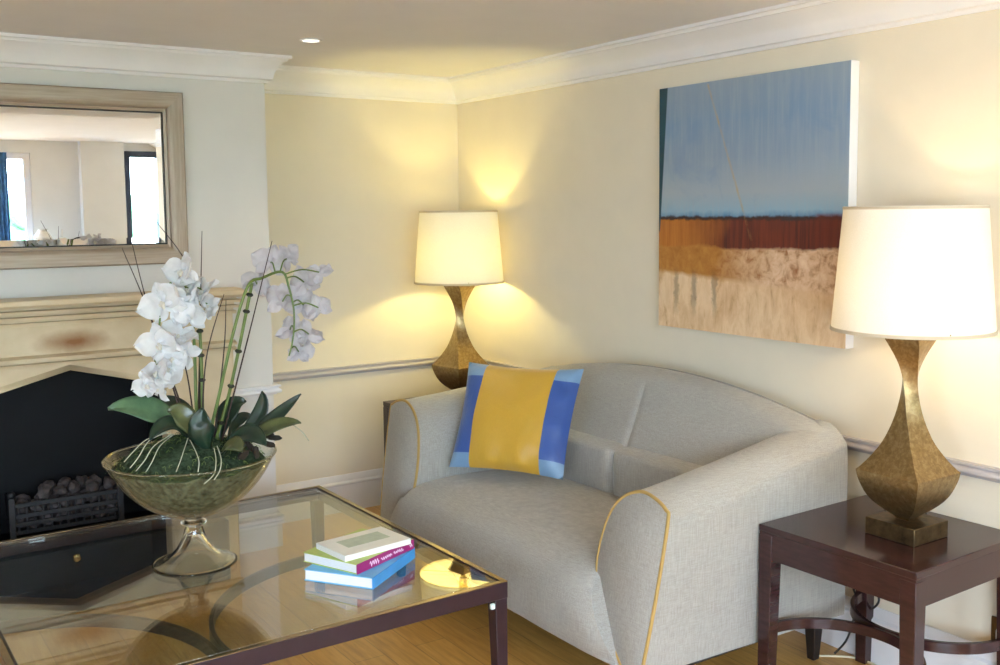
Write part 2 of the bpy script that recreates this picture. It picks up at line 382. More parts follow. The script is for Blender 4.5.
profile_run('trim_4', rail, (XB, YR, -.012), (XB, YA, -.012), (-1, 0, 0), 'rail', 'grey toned white dado rail behind the sofa')
profile_run('trim_5', rail, (BX1, YA, -.012), (XB, YA, -.012), (0, -1, 0), 'rail', 'grey toned white dado rail in the lamp corner')
m = MB(); rings = []
for (x, y, ex, ey) in ((1.545, YB, 0, 1), (BX1, YB, 1, 1), (BX1, YA, 1, 0)): rings.append([(x+q[0]*1.3*ex, y-q[0]*1.3*ey, q[1]-.012) for q in rail])
m.loft(rings); struct('trim_6', m, 'white', 'white dado rail on the chimney breast', ang=28)
base = [(0, 0), (.018, 0), (.018, .145), (.024, .15), (.024, .158), (.014, .166)] + [(.013, .18), (.009, .192), (.006, .2), (0, .2)]
profile_run('baseboard_back', base, (BX1, YA, 0), (XB, YA, 0), (0, -1, 0), 'white', 'white baseboard in the lamp corner')
profile_run('baseboard_right', base, (XB, YR, 0), (XB, YA, 0), (-1, 0, 0), 'white', 'white baseboard behind the sofa')
m = MB(); rings = []
for (x, y, ex, ey) in ((1.545, YB, 0, 1), (BX1, YB, 1, 1), (BX1, YA, 1, 0)): rings.append([(x+q[0]*ex, y-q[0]*ey, q[1]) for q in base])
m.loft(rings); struct('baseboard_chimney', m, 'white', 'white baseboard of the chimney breast', ang=28)

# ------------------------------------------------------------------ fireplace
def fireplace():
    t = thing('fireplace', 'cream fireplace with a pointed arch opening under the mirror', 'fireplace', (FXC, YB, 0))
    hw = .70; d = .10; ow = .392; zs, za = .855, .957       # half width, depth, opening half width, shoulder, apex
    m = MB()
    # front slab with arched opening: two legs and a pointed head
    def slab(poly): m.prism(poly, (0, 0, 0), (1, 0, 0), (0, 0, 1), (0, -1, 0), -.0, d)
    slab([(-hw, 0), (-ow, 0), (-ow, zs), (0, za), (0, 1.02), (-hw, 1.02)]); slab([(ow, 0), (hw, 0), (hw, 1.02), (0, 1.02), (0, za), (ow, zs)])
    m.build('surround', 'surround', t, bevel=.008)
    m = MB()   # raised fillet following the arch
    for sg in (-1, 1):
        m.loft([[(sg*(ow+a), -d-.012*b, z0+a*k) for a, b, k in ((.0, 0, 1), (.0, .6, 1), (.010, 1, 1), (.022, .3, 1), (.022, 0, 1))] if i == 0 else
                [(sg*(ow+a), -d-.012*b, zs+a*.9) for a, b in ((.0, 0), (.0, .6), (.010, 1), (.022, .3), (.022, 0))] if i == 1 else
                [(0, -d-.012*b, za+a*1.05) for a, b in ((.0, 0), (.0, .6), (.010, 1), (.022, .3), (.022, 0))] for i, z0 in ((0, 0), (1, 0), (2, 0))])
    m.build('arch_moulding', 'surround', t)
    MB().box(-hw, hw, -d-.004, 0, 1.02, 1.17).build('frieze', 'surround', t, bevel=.003)
    lowp = [(0, .982), (.020, .984), (.026, .996), (.005, .999), (.005, 1.008), (.032, 1.010), (.034, 1.020), (.004, 1.03), (0, 1.03)]
    m = MB(); m.prism([(a, b) for a, b in lowp], (0, -d, 0), (0, -1, 0), (0, 0, 1), (1, 0, 0), -hw-.006, hw+.006); m.build('lower_moulding', 'surround', t, ang=25)
    up = [(0, 1.148), (.018, 1.150), (.022, 1.164), (.005, 1.167), (.005, 1.176), (.034, 1.178), (.038, 1.189), (.010, 1.192), (.010, 1.202), (.052, 1.204), (.056, 1.215), (.022, 1.218), (.022, 1.227), (.070, 1.229), (.076, 1.236), (0, 1.236)]
    m = MB(); rings = [[(x+sg*q[0]*.6, -d-q[0], q[1]) for q in up] for sg, x in ((-1, -hw), (1, hw))]
    m.loft(rings); m.build('cornice_moulding', 'surround', t, ang=25)
    MB().box(-hw-.05, hw+.05, -.20, 0, 1.236, 1.262).build('mantel_shelf', 'surround', t, bevel=.007)
    m = MB(); y1 = YA-YB-.03; a = .424
    m.box(-a, -a+.02, 0, y1, 0, 1.0); m.box(a-.02, a, 0, y1, 0, 1.0); m.box(-a, a, y1-.02, y1, 0, 1.0); m.box(-a, a, 0, y1, .985, 1.005); m.box(-a, a, -.0, y1, 0, .2)
    m.build('firebox', 'firebox', t)
    m = MB(); m.box(-.58, .58, -.32, -.102, 0, .268); o = m.build('hearth_box', 'fender', t, bevel=.006); o['label'] = 'dark slate grey raised hearth'
    m = MB(); m.lathe([(0.0, 0), (.006, .0), (.006, .012), (.014, .016), (.017, .024), (.013, .032), (0, .035)], 20)
    k = m.build('knob', 'brass', o); k.rotation_euler = (PI/2, 0, 0); k.location = (-.053, -.319, .232); k['label'] = 'round brass knob'
    return t
fireplace()
# fire basket standing in the opening
g = thing('fire_basket', 'black iron fire basket standing in the fireplace opening', 'fire basket', (.815, 4.60, .268))
m = MB(); m.box(-.205, .205, -.07, .13, .012, .03)
for z in (.05, .085, .13): m.box(-.215, .215, -.085, -.073, z, z+.018)
for k in range(13): x = -.19+k*.0317; m.box(x-.004, x+.004, -.083, -.075, .03, .14)
m.build('bars', 'black', g, bevel=.002)
for sx in (-1, 1):
    m = MB(); m.box(sx*.215-.012, sx*.215+.012, -.092, -.068, -.07, .175); m.blob((sx*.215, -.08, .187), .017, 1, amp=0); m.build('post', 'black', g, bevel=.003)
    m = MB(); m.box(sx*.205-.006, sx*.205+.006, -.08, .13, .05, .15); m.build('side_plate', 'black', g, bevel=.002)
ci = 0
for row, (y, z, n, w_) in enumerate(((-.045, .058, 8, .36), (.0, .062, 8, .36), (.06, .06, 7, .34), (-.03, .112, 7, .34), (.03, .118, 6, .30), (.075, .115, 5, .28), (-.005, .158, 5, .26), (.045, .165, 4, .2))):
    for k in range(n):
        x = -w_/2+w_*k/(n-1)+random.uniform(-.012, .012)
        if row >= 6: x += .05
        c = MB().blob((0, 0, 0), random.uniform(.026, .034), ci, 2, .55, (1.1, .9, .85)).build('coal', 'coal', ang=50)
        place(c, (.815+x, 4.60+y, .268+z+random.uniform(-.004, .008)), 'grey brown ceramic coal heaped in the fire basket', 'coal', 'coals in the fire basket')
        c.rotation_euler = (random.random()*3, random.random()*3, random.random()*3); ci += 1

# ------------------------------------------------------------------ mirror
def wall_mirror():
    x1, z0, z1 = 1.3745-FXC, 1.381, 2.132; x0 = -x1; fw = .088; hz = (z1-z0)/2
    t = thing('wall_mirror', 'large rectangular mirror with a cut glass edge in a washed wood frame above the mantel', 'mirror', (FXC, YB, (z0+z1)/2))
    prof = [(0, 0), (0, .034), (.006, .042), (.05, .042), (.066, .036), (.072, .030), (.074, .020), (fw, .016), (fw, 0)]   # inward, out from the wall
    cs = [(-1, -1), (1, -1), (1, 1), (-1, 1)]
    for i in range(4):
        a, b = cs[i], cs[(i+1) % 4]; m = MB()
        m.loft([[(sx*(x1-q[0]), -q[1]-.002, sz*(hz-q[0])) for q in prof] for sx, sz in (a, b)])
        m.build('frame_rail', 'silverwood_h' if i % 2 == 0 else 'silverwood', t, ang=25)
    m = MB(); a, b = x1-fw, hz-fw
    for z in (-b, b): m.box(-a, a, -.0185, -.0165, z-.003, z+.003)
    for x in (-a, a): m.box(x-.003, x+.003, -.0185, -.0165, -b, b)
    m.build('inner_slip', 'black', t)['label'] = 'thin dark inner line'
    m = MB(); gx, gz, bw = x1-fw+.004, hz-fw+.004, .034
    m.v += [(sx*gx, -.010, sz*gz) for sx, sz in cs]+[(sx*(gx-bw), -.0117, sz*(gz-bw)) for sx, sz in cs]
    m.face((4, 5, 6, 7))
    for i in range(4): j = (i+1) % 4; m.face((i, j, 4+j, 4+i))
    b = len(m.v); m.v += [(sx*gx, -.004, sz*gz) for sx, sz in cs]; m.face((b+3, b+2, b+1, b))
    for i in range(4): j = (i+1) % 4; m.face((b+i, b+j, j, i))
    m.build('mirror_glass', 'mirror', t, smooth=False)
wall_mirror()

# ------------------------------------------------------------------ coffee table
CTX, CTY, CTR = 1.7018-.69*math.cos(.0164)-.69*(-math.sin(.0164)), 2.5473+.69*math.cos(.0164)-.69*math.sin(.0164), .0164
def coffee_table():
    t = thing('coffee_table', 'low square coffee table with a glass top and dark metal frame', 'coffee table', (CTX, CTY, 0), CTR)
    h = .69; rw = .018; z1, z0 = .45, .398
    for k in range(4):
        m = MB(); c, s = math.cos(k*PI/2), math.sin(k*PI/2)
        pts = [(-h, -h), (h, -h), (h-rw, -h+rw), (-h+rw, -h+rw)]
        m.loft([[(c*x-s*y, s*x+c*y, z) for x, y in pts] for z in (z0, z1)])
        m.build('rail', 'darkframe', t, bevel=.002)
        m = MB(); m.loft([[(c*x-s*y, s*x+c*y, z) for x, y in pts] for z in (z1, z1+.0025)]); m.build('rim', 'rimbronze', t, bevel=.0008)['label'] = 'burnished bronze rim'
    for sx in (-1, 1):
        for sy in (-1, 1):
            m = MB(); a = .046; b = .034
            m.loft([[(sx*(h-.001), sy*(h-.001), z), (sx*(h-.001-w_), sy*(h-.001), z), (sx*(h-.001-w_), sy*(h-.001-w_), z), (sx*(h-.001), sy*(h-.001-w_), z)] for z, w_ in ((0, b), (.40, a))])
            m.build('leg', 'darkframe', t, bevel=.003)
    for sg in (-1, 1):
        pts = [(sg*(.67-.655*math.cos(math.radians(a))), .655*math.sin(math.radians(a)), .155) for a in range(-88, 89, 4)]
        MB().bar(pts, .016, .045).build('stretcher', 'darkframe', t, bevel=.002)
    g = MB().box(-h+rw+.007, h-rw-.007, -h+rw+.007, h-rw-.007, .441, .451).build('glass_top', 'tableglass', t, bevel=.0015)
    m = MB()
    for k in range(4):
        c, s = math.cos(k*PI/2), math.sin(k*PI/2)
        pts = [(-h+rw, -h+rw), (h-rw, -h+rw), (h-rw-.012, -h+rw+.012), (-h+rw+.012, -h+rw+.012)]
        m.loft([[(c*x-s*y, s*x+c*y, z) for x, y in pts] for z in (.43, .4405)])
    m.build('glass_ledge', 'darkframe', t)
    MB().box(h-.062, h-.047, -h+.0, -h+.012, .372, .39).build('bumper', 'pad', t, bevel=.003)['label'] = 'small white pad'
coffee_table()

# ------------------------------------------------------------------ books
def book(name, label, p0, p1, p2, z0, th, mats, kind='hard', group=None):
    # p0 near-left corner, p1 near corner, p2 right corner (spine p1-p2)
    p0, p1, p2 = [Vector((*p, 0)) for p in (p0, p1, p2)]
    ex = (p2-p1); L = ex.length*1.09; ex.normalize(); e2 = (p0-p1).normalized(); ex = (ex+Vector((e2.y, -e2.x, 0))).normalized(); W = abs((p0-p1).dot(Vector((-ex.y, ex.x, 0))))*1.05
    t = thing(name, label, 'book', (p1.x, p1.y, z0), math.atan2(ex.y, ex.x), group)
    cv, sp, pg = mats; c = .0025 if kind == 'hard' else .0008; ov = .003 if kind == 'hard' else .0
    MB().box(ov, L-ov, .003, W-ov, c, th-c).build('page_block', pg, t, bevel=.0006)
    m = MB(); m.box(0, L, .0, W, th-c, th); m.box(0, L, .0, W, 0, c); m.build('cover', cv, t, bevel=.0007)
    s = MB().box(0, L, -.0012, .0028, 0, th).build('spine', sp, t, bevel=.001)
    return t, L, W, s
b1 = book('book', 'thick sky blue book at the bottom of the coffee table pile', (1.193, 2.899), (1.348, 2.727), (1.588, 2.861), .4512, .036, ('blue_cover', 'spine_blue', 'page'))
t2, L2, W2, s2 = book('book', 'lime green book with a magenta spine in the middle of the pile', (1.226, 2.973), (1.322, 2.781), (1.569, 2.872), .4872, .032, ('green_cover', 'magenta', 'page'))
def squiggle(x0, x1, zc_, h, n, seed, r=.0009):   # illegible lettering as pale script strokes
    rnd = random.Random(seed); pts = []
    for k in range(n*4+1):
        u = k/(n*4); pts.append((x0+(x1-x0)*u+rnd.uniform(-.0012, .0012), -.0022, zc_+h*.5*math.sin(k*PI/2)*rnd.uniform(.55, 1.1)))
    return crom(pts, 3)
for k, (a, b, h_, n) in enumerate(((.21, .36, .018, 4), (.40, .59, .0105, 6), (.62, .79, .0105, 5), (.91, .96, .011, 2))):
    MB().tube(squiggle(L2*a, L2*b, .016, h_, n, k+3), .0011, 5).build('lettering', 'ink', s2)
t3, L3, W3, s3 = book('booklet', 'thin white booklet lying on top of the coffee table pile', (1.288, 2.987), (1.303, 2.824), (1.531, 2.862), .5192, .019, ('cover_white', 'cover_white', 'page'), 'soft')
MB().box(L3*.2, L3*.84, W3*.34, W3*.78, .0188, .01935).build('cover_picture', 'print_grey', t3)['label'] = 'grey green picture panel'

# ------------------------------------------------------------------ glass bowl, moss and orchids
BX, BY = .978, 3.29
bowl = thing('glass_bowl', 'wide footed glass bowl in the middle of the coffee table', 'bowl', (BX, BY, .45))
m = MB(); n_ = 72
prof = crom([(0.0, .164, 0), (.05, .166, 0), (.10, .178, 0), (.17, .222, 0), (.228, .286, 0), (.273, .361, 0)], 8)
m.lathe([(max(p.x, 1e-5), p.y) for p in prof] + [(.2735, .363), (.272, .3645), (.2705, .363)] + [(max(p.x-.0035, 1e-5), p.y+.0025) for p in prof[::-1]], n_)
m.build('bowl', 'bowlglass', bowl, ang=60)
m = MB(); m.tube([(.272*math.cos(2*PI*k/64), .272*math.sin(2*PI*k/64), .363) for k in range(64)], .003, 8, closed=True); m.build('rim', 'crystal', bowl)
outer = crom([(.134, .0006, 0), (.135, .005, 0), (.118, .010, 0), (.088, .024, 0), (.058, .052, 0), (.038, .090, 0), (.029, .118, 0), (.027, .126, 0), (.040, .134, 0), (.041, .142, 0), (.028, .148, 0), (.030, .156, 0), (.05, .1655, 0)], 6)
inner = crom([(.0001, .106, 0), (.018, .098, 0), (.032, .076, 0), (.054, .043, 0), (.082, .0195, 0), (.110, .0065, 0), (.128, .0006, 0)], 6)
pr = [(.0001, .1655)]+[(p.x, max(p.y, .0004)) for p in outer[::-1]]+[(max(p.x, .0001), max(p.y, .0004)) for p in inner[::-1]]
m = MB(); m.lathe(pr, 64); m.build('foot', 'crystal', bowl, ang=60)

def mossy():
    m = MB(); rings = []; n = 64
    inner = crom([(.03, .172, 0), (.09, .181, 0), (.164, .226, 0), (.220, .288, 0), (.245, .328, 0)], 6)
    prof = [(p.x-.006, p.y+.004) for p in inner] + [(.236, .345), (.215, .36), (.18, .382), (.14, .402), (.09, .418), (.04, .427), (.001, .43)]
    prof = [(.001, .175)] + prof
    for i, (r, z) in enumerate(prof):
        ring = []
        for j in range(n):
            a = 2*PI*j/n; top = i > len(inner)
            k = noise.noise(Vector((math.cos(a)*r*14, math.sin(a)*r*14, z*14)))
            ring.append((r*math.cos(a)*(1+(.05 if top else -.012)*abs(k)), r*math.sin(a)*(1+(.05 if top else -.012)*abs(k)), z+(.022*k if top else 0)-.01*(1 if top else 0)))
        rings.append(ring)
    m.loft(rings[:len(inner)+2], caps=False, m=2); m.loft(rings[len(inner)+1:], caps=False, m=0)
    rnd = random.Random(5)
    for k in range(900):
        a = rnd.random()*2*PI; r = .235*math.sqrt(rnd.random()); z = .415-.085*(r/.235)**2
        x, y = r*math.cos(a), r*math.sin(a); d = rnd.random()*2*PI; l = rnd.uniform(.015, .04)
        p = Vector((x, y, z)); q = p+Vector((math.cos(d)*l, math.sin(d)*l, rnd.uniform(-.004, .012)))
        mid = (p+q)/2+Vector((rnd.uniform(-.008, .008), rnd.uniform(-.008, .008), rnd.uniform(.004, .016)))
        m.tube([p, (p+mid)/2+Vector((0, 0, .004)), mid, (q+mid)/2+Vector((0, 0, .003)), q], .0009, 3, m=rnd.choice((0, 0, 1)))
    o = m.build('moss', ['moss', 'stem', 'drymoss'], ang=60)
    place(o, (BX, BY, .45), 'dull green moss heaped inside the glass bowl', 'moss'); o['kind'] = 'stuff'
mossy()

D0 = (Vector((BX, BY, .85))-CAM0).dot(CF)       # depth of the bowl's middle
def leaf_mesh(base, tip, mid, wid, fold=.25, side=None):
    base, tip, mid = Vector(base), Vector(tip), Vector(mid); n = 14; rows = []
    for i in range(n+1):
        u = i/n; p = base*(1-u)**2+mid*2*u*(1-u)+tip*u*u; t = ((mid-base)*(1-u)+(tip-mid)*u).normalized()
        s = t.cross(Vector((0, 0, 1))*.75-CF*.8)
        if s.length < .05: s = CR.copy()
        s = (s-t*s.dot(t)).normalized(); nn = s.cross(t).normalized()
        if nn.z < 0: nn = -nn
        w_ = wid*(math.sin(PI*min(1, u*.93+.07))**.7)*(.45+.55*min(1, u*2.2))
        if i == n: w_ = wid*.03
        rows.append([p+s*w_*k+nn*(abs(k)**1.6*wid*fold-.06*wid*(1-abs(k))) for k in (-.5, -.36, -.2, -.06, 0, .06, .2, .36, .5)])
    return MB().grid(rows)
def flower_meshes(size, seed):
    rnd = random.Random(seed); m = MB()
    def tepal(ang, L, W, cup, tw=0):
        n, k = 8, 7; rows = []
        for i in range(n+1):
            u = i/n; w_ = W*(math.sin(PI*min(1, (u*.9+.06)))**.55)*(1 if u < .55 else (1-((u-.55)/.45)**3*.75)); row = []
            for j in range(k):
                v = j/(k-1)*2-1
                x = v*w_*.5; y = u*L; z = cup*(u*u)*L+.10*L*(v*v)*(.6 if cup > 0 else -.4)+.16*size*noise.noise(Vector((v*1.9+seed*1.37, u*2.4, ang*3)))+tw*v*u*L
                ca, sa = math.cos(ang), math.sin(ang)
                row.append((x*ca-y*sa, x*sa+y*ca, z))
            rows.append(row)
        m.grid(rows)
    j = lambda: rnd.uniform(-.1, .1)
    for a in (0, math.radians(128), math.radians(-128)): tepal(a+j(), size*.52, size*.36, -.18+j())
    b = len(m.v)
    for a in (math.radians(76), math.radians(-76)): tepal(a+j(), size*.54, size*.62, .32+j(), rnd.uniform(-.15, .15))
    lip = MB()
    lip.blob((0, -size*.07, size*.08), size*.06, seed, 2, .3, (.8, 1.2, 1.0)); lip.blob((0, size*.02, size*.07), size*.035, seed+1, 2, .2)
    for sg in (-1, 1): lip.blob((sg*size*.055, -size*.03, size*.09), size*.042, seed+3, 2, .3, (.5, 1, 1))
    return m, lip
def orient(o, pos, face, roll=0):
    z = Vector(face).normalized(); up = Vector((0, 0, 1)); x = up.cross(z)
    if x.length < .05: x = CR.copy()
    x.normalize(); y = z.cross(x)
    R_ = Matrix((x, y, z)).transposed().to_4x4() @ Matrix.Rotation(roll, 4, 'Z')
    R_.translation = Vector(pos); o.matrix_basis = R_
def P(px, py, dd=0.0): return at(px, py, D0+dd)

def orchid(name, label, root, stem_px, flowers, leaves, roots, pm, fsize, faces, cane=None):
    t = thing(name, label, 'orchid', root); r0 = Vector(root); L = lambda v: Vector(v)-r0
    sp = crom([L(P(*q)) for q in stem_px], 8)
    m = MB(); m.tube(sp, [.0062*(1-.6*i/(len(sp)-1)) for i in range(len(sp))], 8); st = m.build('stem', 'stem', t)
    if cane:
        cp = crom([L(P(*q)) for q in cane], 6); MB().tube(cp, .0056, 8).build('support_cane', 'stem', t)
        for u in (.14, .32, .5, .68, .84, .97):
            k = int(u*(len(cp)-1)); a = cp[k]; b = (cp[min(k+1, len(cp)-1)]-cp[max(k-1, 0)]).normalized()
            MB().tube([a-b*.006, a-b*.002, a+b*.002, a+b*.006], [.0075, .0115, .0115, .0075], 10).build('stem_clip', 'node', t)
    for k, (px, py, dd, sc, ri) in enumerate(flowers):
        fm, lm = flower_meshes(fsize*sc, k+len(flowers)*7)
        pos = L(P(px, py, dd)); f = fm.build('flower', pm, t, ang=80)
        face = Vector(faces)+Vector((random.uniform(-.7, .7), random.uniform(-.7, .7), random.uniform(-.5, .5)))
        orient(f, pos, face, ri)
        lm.build('lip', 'lip', f, ang=80)
        # short stalk from the stem to the back of the flower
        near = min(sp, key=lambda s: (s-pos).length+abs(s.z-pos.z-.02)*.5); back = pos-face.normalized()*.012
        md = (near+back)/2+Vector((0, 0, .012))
        MB().tube(crom([near, md, back], 5), .0026, 6).build('flower_stalk', 'stem', t)
    for (b, tp, mi, wd, mt) in leaves:
        lm = leaf_mesh(L(P(*b)), L(P(*tp)), L(P(*mi)), wd)
        lm.build('leaf', mt, t, ang=80, solid=.0022)
    for pts in roots: MB().tube(crom([L(P(*q)) for q in pts], 6), .0016, 6).build('root', 'root', t)
    return t
toCam = -(CF)
orchid('orchid', 'white orchid with a dense spike of blooms facing forward, left half of the bowl', (BX-.03, BY, .86),
       [(198, 448, 0), (196, 400, .02), (194, 340, .03), (190, 300, .03), (178, 276, .0), (163, 300, -.04), (158, 340, -.06), (152, 385, -.08)],
       [(183, 272, -.04, .95, .2), (177, 284, -.01, .9, 1.2), (190, 290, .02, .85, -.7), (204, 292, .05, .78, -.4), (209, 306, .07, .62, -1.0), (163, 303, -.07, 1.0, .5), (178, 306, -.05, .85, -1.1), (190, 316, .0, .8, -.2), (160, 344, -.09, .95, .3), (178, 338, -.04, .95, -.6), (186, 354, -.03, .75, .9), (172, 358, -.06, .7, .1), (158, 374, -.10, .85, .4), (170, 370, -.06, .8, -1.0), (148, 385, -.12, .68, .6), (160, 388, -.11, .66, -.2)],
       [((186, 432, -.05), (108, 409, -.14), (150, 398, -.08), .092, 'leaf_mid'), ((200, 446, -.04), (150, 440, -.2), (172, 405, -.12), .075, 'leaf_dark'),
        ((206, 450, -.05), (168, 412, -.1), (182, 402, -.1), .075, 'leaf_olive'), ((204, 440, .03), (160, 398, .1), (176, 404, .05), .08, 'leaf_dark'), ((210, 452, -.07), (203, 408, -.1), (196, 430, -.12), .085, 'leaf_dark')],
       [[(170, 432, -.10), (150, 440, -.15), (138, 458, -.19), (130, 468, -.2)], [(172, 434, -.10), (154, 446, -.16), (145, 460, -.2), (136, 471, -.21)], [(174, 434, -.10), (160, 446, -.17), (152, 462, -.21), (146, 472, -.21)],
        [(166, 432, -.10), (146, 440, -.15), (133, 452, -.18), (124, 462, -.18)], [(188, 438, -.12), (184, 450, -.18), (180, 462, -.21), (176, 472, -.22)], [(190, 440, -.12), (196, 452, -.18), (199, 462, -.21), (198, 472, -.22)],
        [(214, 448, -.12), (216, 460, -.19), (214, 474, -.22), (204, 484, -.23)]],
       'petal', .142, toCam+Vector((-.35, -.05, .12)), [(203, 446, .01), (202, 380, .02), (199, 314, .03)])
orchid('orchid', 'arching orchid whose white blooms, greyed as if backlit, hang to the right and show their backs', (BX+.05, BY-.02, .86),
       [(206, 448, 0), (218, 400, 0), (234, 330, -.01), (248, 286, -.02), (262, 278, -.03), (282, 272, -.03), (289, 288, -.03), (294, 312, -.03), (293, 338, -.03), (289, 356, -.03)],
       [(270, 262, .03, .95, .2), (289, 258, .05, .8, -.5), (256, 284, .04, .8, .4), (283, 300, .05, 1.0, .1), (305, 282, .06, .95, -.4), (320, 274, .03, .75, -.9), (303, 306, .06, 1.0, .5), (318, 308, .04, .75, -.3), (292, 330, .05, .9, .3), (308, 336, .04, .9, -.2), (300, 352, .05, .75, 0)],
       [((222, 452, -.06), (262, 391, -.06), (270, 420, -.05), .06, 'leaf_dark'), ((240, 448, -.1), (301, 394, -.06), (268, 424, -.08), .055, 'leaf_dark'), ((240, 450, -.1), (301, 423, -.12), (270, 418, -.1), .055, 'leaf_olive'),
        ((224, 452, -.08), (266, 446, -.18), (246, 418, -.14), .075, 'leaf_dark'), ((218, 446, .02), (246, 402, .08), (226, 396, .05), .075, 'leaf_dark'), ((222, 452, -.1), (242, 452, -.2), (232, 436, -.16), .065, 'leaf_olive'), ((228, 440, 0), (252, 416, .06), (238, 412, .04), .045, 'leaf_dark')],
       [[(252, 440, -.1), (284, 424, -.1), (300, 430, -.1), (309, 441, -.1)], [(217, 446, -.12), (221, 458, -.19), (220, 470, -.22), (214, 480, -.23)]],
       'petal_back', .122, CF+Vector((.25, .2, .0)), [(214, 446, .02), (231, 386, .01), (252, 283, -.01)])
for k, (a, b, c) in enumerate((((188, 436, .02), (150, 316, .05), (122, 248, .04)), ((192, 436, .03), (152, 320, .06), (131, 239, .06)), ((198, 440, .03), (200, 330, .06), (202, 231, .05)),
                               ((200, 440, .05), (196, 290, .08), (157, 222, .1)), ((202, 440, .0), (206, 360, -.01), (224, 294, -.02)), ((222, 440, .0), (250, 330, -.05), (272, 241, -.06)),
                               ((214, 440, .02), (224, 350, .04), (226, 300, .05)), ((196, 440, -.02), (186, 370, -.03), (168, 330, -.02)))):
    pa, pb, pc = P(*a), P(*b), P(*c); pts = [q-pa for q in crom([pa, pb, pc], 10)]
    o = MB().tube(pts, [.0034*(1-.7*i/(len(pts)-1)) for i in range(len(pts))], 6).build('twig', 'twig')
    lab = ['dark bare twig leaning furthest left out of the bowl', 'dark bare twig beside the furthest left twig, tip below the mirror frame', 'straight upright dark twig behind the white blooms', 'dark twig crossing the lower right corner of the mirror frame',
           'short reddish twig between the two orchid stems', 'long dark twig crossing in front of the arching orchid', 'thin upright twig left of the arching orchid stem', 'short dark twig hidden behind the lowest white blooms'][k]
    place(o, pa, lab, 'twig', 'twigs in the glass bowl')
chips = 0
for px, py, dd in ((250, 446, -.12), (262, 440, -.06), (270, 436, -.02), (256, 452, -.16), (243, 455, -.18), (268, 444, -.1), (275, 438, -.05), (248, 438, -.03)):
    o = MB().blob((0, 0, 0), .017, chips, 2, .5, (1.6, .8, .5)).build('bark_chip', 'bark')
    p = P(px, py, dd); rr = math.hypot(p.x-BX, p.y-BY); p.z = max(p.z, .45+.36) if rr < .25 else p.z
    place(o, p, 'dark bark chip on the moss at the right side of the bowl', 'bark chip', 'bark chips on the moss'); o.rotation_euler = (random.random(), random.random(), random.random()*3); chips += 1

